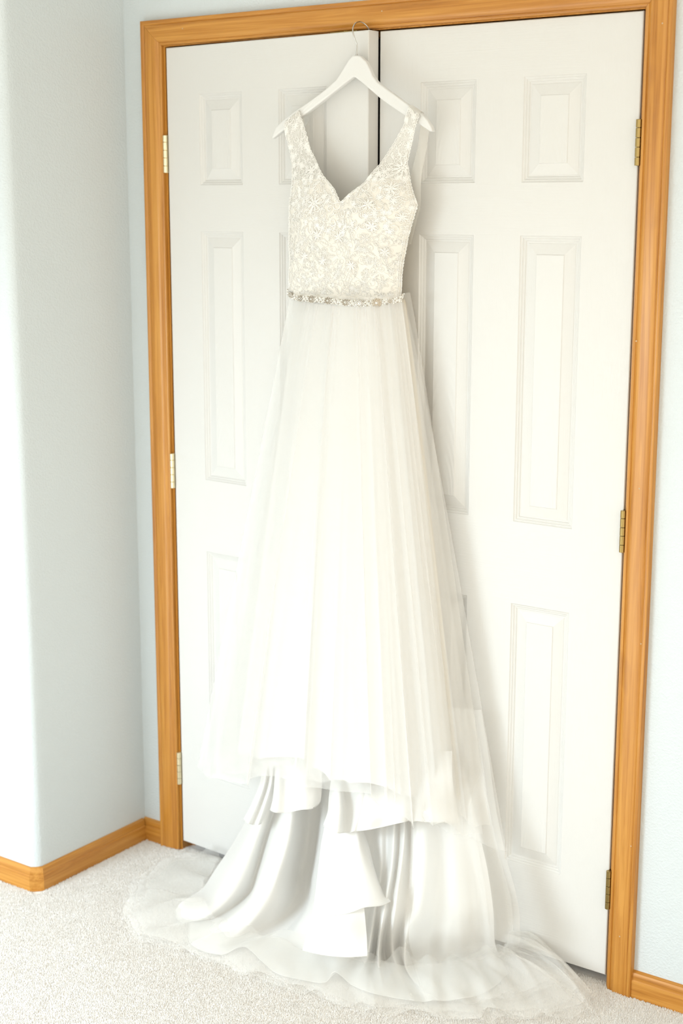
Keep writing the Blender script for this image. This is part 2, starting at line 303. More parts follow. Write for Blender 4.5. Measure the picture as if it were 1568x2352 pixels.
M = {}
M['stile'] = door_mat('door_paint_upright_grain', 'v')
M['rail'] = door_mat('door_paint_level_grain', 'h')
m, nt, p = new_mat('door_paint_arched_grain', DOOR_WHITE, 0.38, 0.22)
w = nd(nt, 'ShaderNodeTexWave', wave_type='RINGS', rings_direction='Y')
w.inputs['Scale'].default_value = 1.0; w.inputs['Distortion'].default_value = 3.0
w.inputs['Detail'].default_value = 3; w.inputs['Detail Scale'].default_value = 0.6
nt.links.new(coords(nt, (46, 1, 9), obj=True), w.inputs['Vector'])
b1 = bump(nt, None, w.outputs['Fac'], 0.5, 0.0006)
bump(nt, p, noise(nt, coords(nt, (700, 700, 25)), 1, 3), 0.35, 0.0003, b1)
M['panel'] = m

def wall_mat():
    m, nt, p = new_mat('blue_grey_wall_paint', (0.585, 0.632, 0.65), 0.42, 0.5)
    n1 = noise(nt, coords(nt, (190, 190, 190)), 1, 3, 0.55)
    r = ramp(nt, n1, [(0.42, (0, 0, 0)), (0.62, (1, 1, 1))])
    b1 = bump(nt, None, r, 0.6, 0.0007)
    bump(nt, p, noise(nt, coords(nt, (520, 520, 520)), 1, 2), 0.3, 0.0004, b1)
    return m
M['wall'] = wall_mat()
M['ceiling'] = new_mat('ceiling_paint', (0.8, 0.79, 0.76), 0.9, 0.2)[0]
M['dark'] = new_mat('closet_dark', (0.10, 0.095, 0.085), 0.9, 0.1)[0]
M['trim_white'] = new_mat('window_trim_white', (0.8, 0.8, 0.78), 0.4)[0]

def wood_mat(name, axis):
    m, nt, p = new_mat(name, (0.6, 0.27, 0.06), 0.33, 0.5)
    L, A = 1.6, 60.0
    s = {'x': (L, A, A), 'y': (A, L, A), 'z': (A, A, L)}[axis]
    n1 = noise(nt, coords(nt, s), 1.0, 4, 0.6, 1.2)
    s2 = tuple(v * (3.5 if v > 10 else 4.0) for v in s)
    n2 = noise(nt, coords(nt, s2), 1.0, 3, 0.6, 0.4)
    mx = nd(nt, 'ShaderNodeMath', operation='MULTIPLY_ADD')
    nt.links.new(n2, mx.inputs[0]); mx.inputs[1].default_value = 0.35
    nt.links.new(n1, mx.inputs[2])
    c = ramp(nt, mx.outputs[0], [(0.40, (0.30, 0.108, 0.013)), (0.60, (0.44, 0.182, 0.026)), (0.82, (0.55, 0.26, 0.05))])
    s3 = tuple(v * (0.16 if v > 10 else 3.0) for v in s)
    k = noise(nt, coords(nt, s3), 1.0, 2, 0.5)
    kr = ramp(nt, k, [(0.66, (0, 0, 0)), (0.80, (1, 1, 1))])
    mix = nd(nt, 'ShaderNodeMix', data_type='RGBA')
    nt.links.new(kr, mix.inputs[0]); nt.links.new(c, mix.inputs[6]); mix.inputs[7].default_value = (0.30, 0.11, 0.02, 1)
    nt.links.new(mix.outputs[2], p.inputs['Base Color'])
    bump(nt, p, n2, 0.15, 0.0004)
    return m
for a in 'xyz':
    M['wood_' + a] = wood_mat('stained_pine_' + a, a)

def carpet_mat():
    m, nt, p = new_mat('cream_carpet', (0.78, 0.73, 0.67), 1.0, 0.05)
    n1 = noise(nt, coords(nt, (230, 230, 230)), 1, 3, 0.7)
    n2 = noise(nt, coords(nt, (9, 9, 9)), 1, 3, 0.6)
    ad = nd(nt, 'ShaderNodeMath', operation='MULTIPLY_ADD')
    nt.links.new(n2, ad.inputs[0]); ad.inputs[1].default_value = 0.35; nt.links.new(n1, ad.inputs[2])
    c = ramp(nt, ad.outputs[0], [(0.35, (0.83, 0.78, 0.715)), (0.65, (0.91, 0.87, 0.825)), (0.95, (0.95, 0.935, 0.91))])
    nt.links.new(c, p.inputs['Base Color'])
    p.inputs['Sheen Weight'].default_value = 0.15
    return m
M['carpet'] = carpet_mat()

def brass(name, col, rough):
    m, nt, p = new_mat(name, col, rough, 0.5, 1.0)
    bump(nt, p, noise(nt, coords(nt, (300, 300, 60)), 1, 2), 0.1, 0.0002)
    return m
M['brass'] = brass('antique_brass', (0.36, 0.26, 0.10), 0.22)
M['brass_reflecting'] = brass('brass_with_reflection', (0.86, 0.76, 0.52), 0.3)  # left hinges: bright reflection of the white door put into the colour
M['chrome'] = new_mat('hook_steel', (0.5, 0.49, 0.47), 0.18, 0.5, 1.0)[0]
m, nt, p = new_mat('hanger_white_lacquer', (0.68, 0.675, 0.66), 0.35, 0.5)
bump(nt, p, noise(nt, coords(nt, (40, 300, 300)), 1, 3), 0.1, 0.0004)
M['hanger'] = m
M['filler'] = new_mat('pale_nail_filler', (0.50, 0.36, 0.22), 0.7)[0]

def cloth_mat(name, col, rough, spec, sheen, translucency, weave):
    m, nt, p = new_mat(name, col, rough, spec)
    p.inputs['Sheen Weight'].default_value = sheen
    if weave:
        bump(nt, p, noise(nt, coords(nt, (weave, weave, weave)), 1, 2), 0.12, 0.0003)
    if translucency:
        tr = nd(nt, 'ShaderNodeBsdfTranslucent'); tr.inputs[0].default_value = (*col, 1)
        mx = nd(nt, 'ShaderNodeMixShader'); mx.inputs[0].default_value = translucency
        out = nt.nodes['Material Output']
        nt.links.new(p.outputs[0], mx.inputs[1]); nt.links.new(tr.outputs[0], mx.inputs[2])
        nt.links.new(mx.outputs[0], out.inputs['Surface'])
    return m
M['satin'] = cloth_mat('ivory_satin', (0.89, 0.885, 0.87), 0.36, 0.45, 0.1, 0.34, 0)
M['lining'] = cloth_mat('ivory_lining', (0.80, 0.795, 0.78), 0.45, 0.3, 0.1, 0.2, 0)
M['bodice'] = cloth_mat('bodice_fabric', (0.79, 0.76, 0.70), 0.7, 0.25, 0.2, 0.1, 700)
M['champagne'] = cloth_mat('champagne_bounce_cloth', (0.66, 0.53, 0.31), 0.6, 0.3, 0.1, 0.1, 0)  # warm colour picked to bounce a yellow tint into the dress shadow
M['lace'] = cloth_mat('lace_cord', (0.93, 0.915, 0.88), 0.55, 0.35, 0.2, 0.1, 0)

def tulle_mat(name, col, density):
    m, nt, p = new_mat(name, col, 0.6, 0.2)
    tr = nd(nt, 'ShaderNodeBsdfTranslucent'); tr.inputs[0].default_value = (*col, 1)
    df = nd(nt, 'ShaderNodeBsdfDiffuse'); df.inputs[0].default_value = (*col, 1)
    mx = nd(nt, 'ShaderNodeMixShader'); mx.inputs[0].default_value = 0.35
    nt.links.new(df.outputs[0], mx.inputs[1]); nt.links.new(tr.outputs[0], mx.inputs[2])
    tp = nd(nt, 'ShaderNodeBsdfTransparent')
    m2 = nd(nt, 'ShaderNodeMixShader'); m2.inputs[0].default_value = density
    nt.links.new(tp.outputs[0], m2.inputs[1]); nt.links.new(mx.outputs[0], m2.inputs[2])
    nt.links.new(m2.outputs[0], nt.nodes['Material Output'].inputs['Surface'])
    return m
M['tulle'] = tulle_mat('ivory_tulle', (0.88, 0.87, 0.845), 0.30)
M['tulle_floor'] = tulle_mat('ivory_tulle_train', (0.95, 0.945, 0.925), 0.24)
M['illusion'] = tulle_mat('illusion_net', (0.84, 0.81, 0.75), 0.36)
M['strap_net'] = tulle_mat('strap_net', (0.84, 0.82, 0.775), 0.82)

m, nt, p = new_mat('clear_crystal', (0.92, 0.92, 0.90), 0.06, 0.8)
p.inputs['Transmission Weight'].default_value = 0.35
p.inputs['IOR'].default_value = 1.75
M['crystal'] = m
M['smoky'] = new_mat('smoky_crystal', (0.52, 0.47, 0.40), 0.08, 0.9, 0.3)[0]
M['pearl'] = new_mat('small_pearl', (0.86, 0.82, 0.75), 0.2, 0.6)[0]
M['setting'] = new_mat('silver_setting', (0.42, 0.36, 0.28), 0.35, 0.5, 1.0)[0]

# ------------------------------------------------------------------ room shell
XL = -0.135           # face of the return wall on the left
YF = -0.400           # face of the wall that runs on to the left, towards the camera
TOP = 2.90
FLOOR_Z = -0.006

# wall_back : thick wall with the closet opening
def wall_with_hole(name, x0, x1, z0, z1, y0, y1, hx0, hx1, hz0, hz1, mat, ysub=1):
    V, F = [], []
    for b in ((x0, hx0, y0, y1, z0, z1), (hx1, x1, y0, y1, z0, z1), (hx0, hx1, y0, y1, hz1, z1)) + \
             (((hx0, hx1, y0, y1, z0, hz0),) if hz0 > z0 + 1e-6 else ()):
        v, f = box_vf(*b)
        F += [tuple(i + len(V) for i in q) for q in f]; V += v
    return mesh(name, V, F, mat)
OX0, OX1, OZ = -0.022, 1.250, 2.072      # rough opening, hidden behind the casing
tag(wall_with_hole('wall_back', -0.20, 4.2, FLOOR_Z, TOP, 0.0, 0.12, OX0, OX1, FLOOR_Z, OZ, M['wall']), 'blue grey textured wall around the closet doors', kind='structure')

# return wall with bullnose corner, running on as the left front wall
pts = [(XL, 0.0)]
for k in range(7):
    pts.append((XL, -0.02 - (0.36 - 0.02) * k / 6))
rad = 0.028
for k in range(1, 9):
    a = math.pi / 2 * k / 8
    pts.append((XL - rad + rad * math.cos(a), YF + rad - rad * math.sin(a)))
split = len(pts) - 1
V, F = [], []
for x, y in pts:
    V += [(x, y, FLOOR_Z), (x, y, TOP)]
n = len(pts)
for i in range(n - 1):
    F.append((2 * i, 2 * i + 2, 2 * i + 3, 2 * i + 1))
V += [(XL - 0.3, YF + 0.06, FLOOR_Z), (XL - 0.3, YF + 0.06, TOP), (XL - 0.3, 0.0, FLOOR_Z), (XL - 0.3, 0.0, TOP)]
k = 2 * n
F += [(2 * n - 2, k, k + 1, 2 * n - 1), (k, k + 2, k + 3, k + 1), (k + 2, 0, 1, k + 3)]
o = recalc(mesh('wall_left', V, F, M['wall']))
o.data.polygons.foreach_set('use_smooth', np.array([0 < i < n - 1 for i in range(len(o.data.polygons))]))
tag(o, 'grey return wall with a rounded outside corner, left of the closet', kind='structure')
tag(box('wall_front', (-3.2, XL - rad, YF, YF + 0.12, FLOOR_Z, TOP), M['wall']), 'bright blue grey wall at the far left edge', kind='structure')

# rear wall with the window that lights the room (behind the camera)
tag(wall_with_hole('wall_rear', -3.2, 0.2, FLOOR_Z, TOP, WIN['y'] - 0.12, WIN['y'], WIN['x0'], WIN['x1'], WIN['z0'], WIN['z1'], M['wall']), kind='structure')
win = tag(empty('window_1', ((WIN['x0'] + WIN['x1']) / 2, WIN['y'], WIN['z0'])), kind='structure')
def wbox(name, x0, x1, y0, y1, z0, z1):
    o = box(name, (x0, x1, y0, y1, z0, z1), M['trim_white'])
    o.parent = win; o.matrix_parent_inverse = win.matrix_world.inverted()
    o.matrix_parent_inverse.translation = -Vector(win.location)
    return o
xm = (WIN['x0'] + WIN['x1']) / 2; zm = (WIN['z0'] + WIN['z1']) / 2
for b in ((WIN['x0'] - 0.05, WIN['x0'], WIN['z0'] - 0.05, WIN['z1'] + 0.05), (WIN['x1'], WIN['x1'] + 0.05, WIN['z0'] - 0.05, WIN['z1'] + 0.05),
          (WIN['x0'], WIN['x1'], WIN['z1'], WIN['z1'] + 0.05), (WIN['x0'], WIN['x1'], WIN['z0'] - 0.05, WIN['z0'])):
    wbox('window_frame', b[0], b[1], WIN['y'] - 0.03, WIN['y'] + 0.015, b[2], b[3])
wbox('mullion', xm - 0.02, xm + 0.02, WIN['y'] - 0.045, WIN['y'] - 0.01, WIN['z0'], WIN['z1'])
wbox('mullion', WIN['x0'], WIN['x1'], WIN['y'] - 0.045, WIN['y'] - 0.01, zm - 0.02, zm + 0.02)

tag(box('ceiling', (-3.2, 4.2, -4.8, 0.7, TOP, TOP + 0.05), M['ceiling']), kind='structure')
floor = tag(box('floor', (-3.2, 4.2, -4.8, 0.7, FLOOR_Z - 0.05, FLOOR_Z), M['carpet']), 'cream cut pile carpet floor', kind='structure')
# closet interior behind the doors
V, F = [], []
for b in ((OX0 - 0.3, OX1 + 0.3, 0.66, 0.70, FLOOR_Z, TOP), (OX0 - 0.34, OX0 - 0.3, 0.12, 0.70, FLOOR_Z, TOP), (OX1 + 0.3, OX1 + 0.34, 0.12, 0.70, FLOOR_Z, TOP)):
    v, f = box_vf(*b); F += [tuple(i + len(V) for i in q) for q in f]; V += v
tag(mesh('wall_closet', V, F, M['dark']), kind='structure')

# carpet pile, real tufts over the floor in view
def carpet_pile():
    step = 0.0026
    xs = np.arange(-0.42, 1.62, step); ys = np.arange(-1.02, 0.018, step)
    X, Y = np.meshgrid(xs, ys)
    X = X.ravel() + rng.normal(0, 0.0009, X.size); Y = Y.ravel() + rng.normal(0, 0.0009, Y.size)
    ok = ~((X < XL + 0.012) & (Y > YF - 0.012)) & ~((Y > -0.011) & ((X < 0.0) | (X > 1.236)))
    X, Y = X[ok], Y[ok]
    # keep the part the photograph can see: in front of the lower left / right frame corners
    ok = (Y > -1.0)
    X, Y = X[ok], Y[ok]
    n = len(X)
    h = rng.uniform(0.0036, 0.0056, n); r = rng.uniform(0.0018, 0.0026, n)
    lx = rng.normal(0, 0.0015, n) + 0.0006; ly = rng.normal(0, 0.0015, n) - 0.0006
    a0 = rng.uniform(0, 6.28, n)
    v = np.zeros((n, 4, 3))
    for k in range(3):
        v[:, k, 0] = X + r * np.cos(a0 + k * 2.0944); v[:, k, 1] = Y + r * np.sin(a0 + k * 2.0944); v[:, k, 2] = FLOOR_Z - 0.0005
    v[:, 3, 0] = X + lx; v[:, 3, 1] = Y + ly; v[:, 3, 2] = FLOOR_Z + h
    b = (np.arange(n) * 4)[:, None, None]
    f = (b + np.array([[0, 1, 3], [1, 2, 3], [2, 0, 3]])[None]).reshape(-1, 3)
    me = bpy.data.meshes.new('carpet_pile')
    me.vertices.add(n * 4); me.vertices.foreach_set('co', v.reshape(-1))
    me.loops.add(len(f) * 3); me.loops.foreach_set('vertex_index', f.reshape(-1).astype(np.int32))
    me.polygons.add(len(f)); me.polygons.foreach_set('loop_start', np.arange(len(f), dtype=np.int32) * 3)
    me.polygons.foreach_set('use_smooth', np.ones(len(f), bool))
    me.materials.append(M['carpet'])
    me.update(calc_edges=True)
    return tag(link(bpy.data.objects.new('carpet_pile', me), floor), kind='stuff')
carpet_pile()

# ------------------------------------------------------------------ casing (profile swept along each leg, mitred)
# profile: w = 0 at the inner edge ... 1 at the outer edge, d = how far it stands off the wall
PROF = [(0.000, 0.0), (0.000, 0.0075), (0.02, 0.0092), (0.06, 0.0100), (0.10, 0.0094), (0.125, 0.0078), (0.15, 0.0085), (0.20, 0.0112), (0.26, 0.0132), (0.33, 0.0142),
        (0.60, 0.0152), (0.75, 0.0156), (0.80, 0.0150), (0.825, 0.0138), (0.85, 0.0152), (0.88, 0.0166), (0.94, 0.0172), (0.985, 0.0166), (1.0, 0.0150), (1.0, 0.0)]
CX0, CX1, CZ = -0.0085, 1.2365, 2.0565      # inner edges of the casing
CW = 0.0585
def casing(name, ends, mat, label):
    """ends: two functions w(metres) -> (x, z)"""
    V, F = [], []
    n = len(PROF)
    for e in ends:
        for w_, d in PROF:
            x, z = e(w_ * CW); V.append((x, -d, z))
    for i in range(n - 1):
        F.append((i, i + 1, n + i + 1, n + i))
    F.append(tuple(range(n))); F.append(tuple(range(2 * n - 1, n - 1, -1)))
    o = recalc(mesh(name, V, F, mat))
    o.data.polygons.foreach_set('use_smooth', np.array([True] * (n - 1) + [False, False]))
    mod = o.modifiers.new('edges', 'EDGE_SPLIT'); mod.split_angle = math.radians(30)
    return tag(o, label, kind='structure')
t_l = casing('trim_1', (lambda w: (CX0 - w, FLOOR_Z), lambda w: (CX0 - w, CZ + w)), M['wood_z'], 'stained pine casing left of the white closet doors')
t_t = casing('trim_2', (lambda w: (CX0 - w + 0.0006, CZ + w), lambda w: (CX1 + w - 0.0006, CZ + w)), M['wood_x'], 'stained pine head casing over the white closet doors')
t_r = casing('trim_3', (lambda w: (CX1 + w, FLOOR_Z), lambda w: (CX1 + w, CZ + w)), M['wood_z'], 'stained pine casing right of the white closet doors')
# jamb with its stop
V, F = [], []
JX0, JX1, JZ = -0.0035, 1.2315, 2.0540
for b in ((OX0, JX0, 0.0005, 0.118, FLOOR_Z, JZ), (JX1, OX1, 0.0005, 0.118, FLOOR_Z, JZ), (OX0, OX1, 0.0005, 0.118, JZ, OZ),
          (JX0, JX0 + 0.010, 0.040, 0.07, FLOOR_Z, JZ), (JX1 - 0.010, JX1, 0.040, 0.07, FLOOR_Z, JZ), (JX0, JX1, 0.040, 0.07, JZ - 0.010, JZ)):
    v, f = box_vf(*b); F += [tuple(i + len(V) for i in q) for q in f]; V += v
jamb = tag(mesh('trim_4', V, F, M['wood_z']), 'stained pine door jamb inside the casing', kind='structure')
def nail(par, x, z, y):
    v, f = cyl_vf((x, y + 0.001, z), (x, y - 0.0004, z), 0.0016, 10)
    tag(mesh('nail_hole', v, f, M['filler'], par, smooth=False))
for x, z in NAILS_V: nail(t_r, x, z, -0.0152)
for x, z in NAILS_H: nail(t_t, x, z, -0.0152)

# ------------------------------------------------------------------ baseboards
BP = [(0.0, 0.0), (0.0125, 0.0), (0.0125, 0.036), (0.0120, 0.040), (0.0098, 0.0425), (0.0104, 0.046), (0.0098, 0.052), (0.0075, 0.0575), (0.0035, 0.0605), (0.0, 0.061)]
def baseboard(name, p0, p1, nrm, mat, label, m0=0.0, m1=0.0):
    """m0/m1: how far each end runs on per unit of depth (mitre)"""
    p0 = np.array(p0, float); p1 = np.array(p1, float); nrm = np.array(nrm, float)
    t = (p1 - p0) / np.linalg.norm(p1 - p0)
    V, F = [], []; n = len(BP)
    for q, mm in ((p0, -m0), (p1, m1)):
        for d, z in BP:
            c = q + nrm * d + t * d * mm
            V.append((c[0], c[1], FLOOR_Z + 0.001 + z))
    for i in range(n - 1): F.append((i, i + 1, n + i + 1, n + i))
    F.append((n - 1, 0, n, 2 * n - 1)); F.append(tuple(range(n))); F.append(tuple(range(2 * n - 1, n - 1, -1)))
    o = recalc(mesh(name, V, F, mat))
    o.data.polygons.foreach_set('use_smooth', np.array([True] * (n - 1) + [False] * 3))
    mod = o.modifiers.new('edges', 'EDGE_SPLIT'); mod.split_angle = math.radians(30)
    return tag(o, label, kind='structure')
cut = 0.018
baseboard('baseboard_left', (XL, -0.0125), (XL, YF + cut), (1, 0), M['wood_y'], 'stained pine baseboard along the grey return wall', 0, 0.41)
baseboard('baseboard_corner', (XL, YF + cut), (XL - cut, YF), (0.7071, -0.7071), M['wood_x'], 'short mitred pine block at the rounded corner', 0.41, 0.41)
baseboard('baseboard_front', (XL - cut, YF), (-3.0, YF), (0, -1), M['wood_x'], 'stained pine baseboard at the far left edge', 0.41, 0)
baseboard('baseboard_back', (XL + 0.0005, 0), (CX0 - CW, 0), (0, -1), M['wood_x'], 'short pine baseboard between corner and left casing')
baseboard('baseboard_right', (CX1 + CW, 0), (4.1, 0), (0, -1), M['wood_x'], 'stained pine baseboard right of the closet')

# ------------------------------------------------------------------ doors
DW, DH, DT = 0.6115, 2.030, 0.035
DZ0 = 0.021
PX = ((0.106, 0.2425), (0.3545, 0.495))
PZ = ((0.206, 0.808), (0.991, 1.600), (1.708, 1.919))       # heights above the bottom of the door
MOULD = [(0.0, 0.0), (0.0012, 0.0016), (0.0035, 0.0030), (0.0048, 0.0030), (0.0056, 0.0044), (0.0085, 0.0062), (0.0100, 0.0062), (0.0108, 0.0076), (0.0125, 0.0086), (0.0150, 0.0086),
         (0.0158, 0.0080), (0.0375, 0.0022), (0.0388, 0.0008), (0.0400, 0.0006)]
def make_door(name, hinge, swing, label, brass_mat):
    """hinge: 'L' or 'R'; the front face is local y = 0, x runs from 0 to DW"""
    root = empty(name)
    xs = [0, PX[0][0], PX[0][1], PX[1][0], PX[1][1], DW]
    zs = [0, PZ[0][0], PZ[0][1], PZ[1][0], PZ[1][1], PZ[2][0], PZ[2][1], DH]
    V, F, MI = [], [], []
    c = 0.0015
    gx = [c] + xs[1:-1] + [DW - c]; gz = [c] + zs[1:-1] + [DH - c]
    idx = {}
    for i, x in enumerate(gx):
        for j, z in enumerate(gz):
            idx[i, j] = len(V); V.append((x, 0, z))
    for i in range(5):
        for j in range(7):
            if i in (1, 3) and j in (1, 3, 5):
                continue
            F.append((idx[i, j], idx[i + 1, j], idx[i + 1, j + 1], idx[i, j + 1]))
            MI.append(1 if (j in (0, 2, 4, 6) and i in (1, 2, 3)) else 0)
    # eased edge, sides and back
    def loop(x0, x1, z0, z1, y):
        k = len(V); V.extend([(x0, y, z0), (x1, y, z0), (x1, y, z1), (x0, y, z1)]); return k
    a = loop(c, DW - c, c, DH - c, 0); b = loop(0, DW, 0, DH, c); d = loop(0, DW, 0, DH, DT)
    for p_, q_ in ((a, b), (b, d)):
        for s in range(4):
            t = (s + 1) % 4
            F.append((p_ + s, q_ + s, q_ + t, p_ + t)); MI.append(0)
    F.append((d, d + 3, d + 2, d + 1)); MI.append(0)
    slab = mesh('slab', V, F, [M['stile'], M['rail']], root, midx=MI)
    for (x0, x1) in PX:
        for (z0, z1) in PZ:
            ox, oz = (x0 + x1) / 2, z0
            V, F = [], []
            for o_, d_ in MOULD:
                V += [(x0 + o_, d_, z0 + o_), (x1 - o_, d_, z0 + o_), (x1 - o_, d_, z1 - o_), (x0 + o_, d_, z1 - o_)]
            MI = []
            for r_ in range(len(MOULD) - 1):
                for s in range(4):
                    t = (s + 1) % 4
                    F.append((4 * r_ + s, 4 * r_ + t, 4 * r_ + 4 + t, 4 * r_ + 4 + s)); MI.append(1)
            k = 4 * (len(MOULD) - 1)
            F.append((k, k + 1, k + 2, k + 3)); MI.append(0)
            mesh('panel', V, F, [M['panel'], M['stile']], root, midx=MI, origin=(ox, 0, oz))
    # hinges
    for hz in (1.738, 0.958, 0.161):
        hx = -0.0035 if hinge == 'L' else DW + 0.002
        hy = -0.0062
        s = 1 if hinge == 'L' else -1
        V, F = [], []
        # two leaves wrapping from the barrel into the gap
        for (x0, x1) in ((hx - 0.0026, hx - 0.0008), (hx + 0.0008, hx + 0.0026)):
            v, f = box_vf(x0, x1, hy, 0.02, hz, hz + 0.089)
            F += [tuple(i + len(V) for i in q) for q in f]; V += v
        h = mesh('hinge', V, F, brass_mat, root)
        cuts = [0, 0.0165, 0.0355, 0.0535, 0.0725, 0.089]
        for k in range(5):
            v, f = cyl_vf((hx, hy, hz + cuts[k] + 0.0004), (hx, hy, hz + cuts[k + 1] - 0.0004), 0.0058, 18)
            o = mesh('knuckle', v, f, brass_mat, h, smooth=True)
            mod = o.modifiers.new('edges', 'EDGE_SPLIT'); mod.split_angle = math.radians(30)
    return tag(root, label, kind='structure')
d1 = make_door('door_1', 'L', 0, 'white six panel closet door on the left, standing slightly ajar', M['brass_reflecting'])
d1.location = (0.0, 0.0, DZ0); d1.rotation_euler = (0, 0, -math.asin(0.035 / DW))
d2 = make_door('door_2', 'R', 0, 'white six panel closet door on the right, closed', M['brass'])
d2.location = (0.6165, 0.0, DZ0)
# brass catch on the top edge of the left door
v, f = box_vf(0.500, 0.575, 0.006, 0.030, DH, DH + 0.0022)
cp = mesh('latch_plate', v, f, M['brass'], d1)
v, f = cyl_vf((0.536, 0.018, DH + 0.002), (0.536, 0.018, DH + 0.0042), 0.006, 12)
mesh('catch_ball', v, f, M['brass'], cp, smooth=True)

# ------------------------------------------------------------------ hanger
hang = empty('clothes_hanger', (0.593, -0.058, 1.95))
tag(hang, 'white wooden clothes hanger hooked over the left closet door', 'hanger')
def prism(name, outline, yf, yb, mat, parent, origin):
    o_ = [Vector((p[0], p[1])) for p in outline]
    n = len(o_)
    V = [(p.x, yf(p.x), p.y) for p in o_] + [(p.x, yb(p.x), p.y) for p in o_]
    F = [tuple(range(n)), tuple(range(2 * n - 1, n - 1, -1))]
    for i in range(n):
        j = (i + 1) % n
        F.append((i, n + i, n + j, j))
    V = np.array(V) - np.array(origin)
    o = recalc(mesh(name, V, F, mat, parent))
    return bevel(o, 0.0028, 3)
org = tuple(hang.location)
allo = list(HANGER_R[:-1]) + list(HANGER_L[:-1])
# one continuous body: drop the doubled middle points
prism('body', allo, lambda x: -0.0640 - 0.10 * (x - 0.593) ** 2, lambda x: -0.0505 - 0.10 * (x - 0.593) ** 2, M['hanger'], hang, org)
hk = catmull(np.array(HOOK) - np.array(org), 60)
tubes('hook', [(hk, False)], 0.0014, M['chrome'], hang, 10, ref=(1, 0.02, 0.01))
v, f = cyl_vf(np.array(HOOK[0]) - np.array(org) + np.array((0, 0, -0.004)), np.array(HOOK[0]) - np.array(org) + np.array((0, 0, 0.003)), 0.0026, 14)
mesh('ferrule', v, f, M['chrome'], hang, smooth=True)

# ------------------------------------------------------------------ wedding dress
dress = empty('wedding_dress', (0, 0, 0))
tag(dress, 'ivory wedding dress with lace bodice, beaded belt and tulle skirt, hanging on the closet doors', 'dress')

# ---- bodice
Z_W = 1.475
def sorted_tab(t): return np.array(sorted([(z, x) for x, z in t]))
NR, OR, NL, OL = map(sorted_tab, (NECK_R, OUT_R, NECK_L, OUT_L))
ZV = 1.687
def x_in(z, side):
    tab = NR if side > 0 else NL
    xv = NECK_R[0][0]
    xs = np.interp(z, tab[:, 0], tab[:, 1])
    return np.where(z < ZV, xv - 0.002 + (ZV - z) * 0.02, xs)
def x_out(z, side):
    tab = OR if side > 0 else OL
    return np.interp(z, tab[:, 0], tab[:, 1])
def y_front(x, z):
    x = np.asarray(x, float); z = np.asarray(z, float)
    xc = 0.5 * (x_out(z, 1) + x_out(z, -1)); hw = 0.5 * (x_out(z, 1) - x_out(z, -1))
    t = np.clip((x - xc) / hw, -1, 1)
    D_ = np.interp(z, [1.44, 1.50, 1.60, 1.66, 1.72, 1.80, 1.90], [0.038, 0.040, 0.055, 0.060, 0.052, 0.03, 0.018])
    body = -0.052 - D_ * np.sqrt(np.maximum(0, 1 - (0.985 * t) ** 2))
    # two soft cups
    cups = 0.010 * np.exp(-(((np.abs(t) - 0.42) / 0.26) ** 2) - ((z - 1.655) / 0.05) ** 2)
    body = body - cups
    wv = 0.0022 * np.sin(46 * x + 30 * z) * np.sin(23 * z * 2 + 9 * x) + 0.0016 * np.sin(80 * (x - 0.4 * z))
    w = smooth(1.74, 1.86, z)
    return (1 - w) * (body + wv) + w * (-0.0705 - 0.10 * (x - 0.593) ** 2)

def half(side):
    nz, nu = 110, 44
    z = np.linspace(Z_W, 1.868, nz)
    a = x_in(z, side); b = x_out(z, side)
    u = np.linspace(0, 1, nu)
    X = a[:, None] * (1 - u) + b[:, None] * u
    Zg = np.repeat(z[:, None], nu, 1)
    Y = y_front(X, Zg)
    w = smooth(1.80, 1.868, z)[:, None]
    xm = 0.5 * (a[-1] + b[-1])
    slope = -0.58 if side > 0 else 0.58
    Zg = Zg + w * slope * (X - xm) + (0.006 if side > 0 else 0.004) * w
    P = np.stack([X, Y, Zg], -1)
    # over the arm of the hanger and a little way down behind it
    top = P[-1]
    rows = []
    for k in range(1, 9):
        a_ = math.pi * k / 8
        r = 0.0105
        q = top.copy(); q[:, 1] = top[:, 1] + r - r * math.cos(a_); q[:, 2] = top[:, 2] + 0.008 * math.sin(a_)
        rows.append(q)
    for k in range(1, 4):
        q = rows[7].copy(); q[:, 2] -= 0.008 * k
        rows.append(q)
    return P, np.array(rows)
bod = []
for side in (1, -1):
    P, rows = half(side)
    cut_i = int(np.searchsorted(P[:, 0, 2], 1.735))
    bod.append(P)
    sheet('bodice_front', P[:cut_i + 1], M['bodice'], dress, flip=side < 0)
    sheet('strap', np.concatenate([P[cut_i:], rows]), M['strap_net'], dress, flip=side < 0)
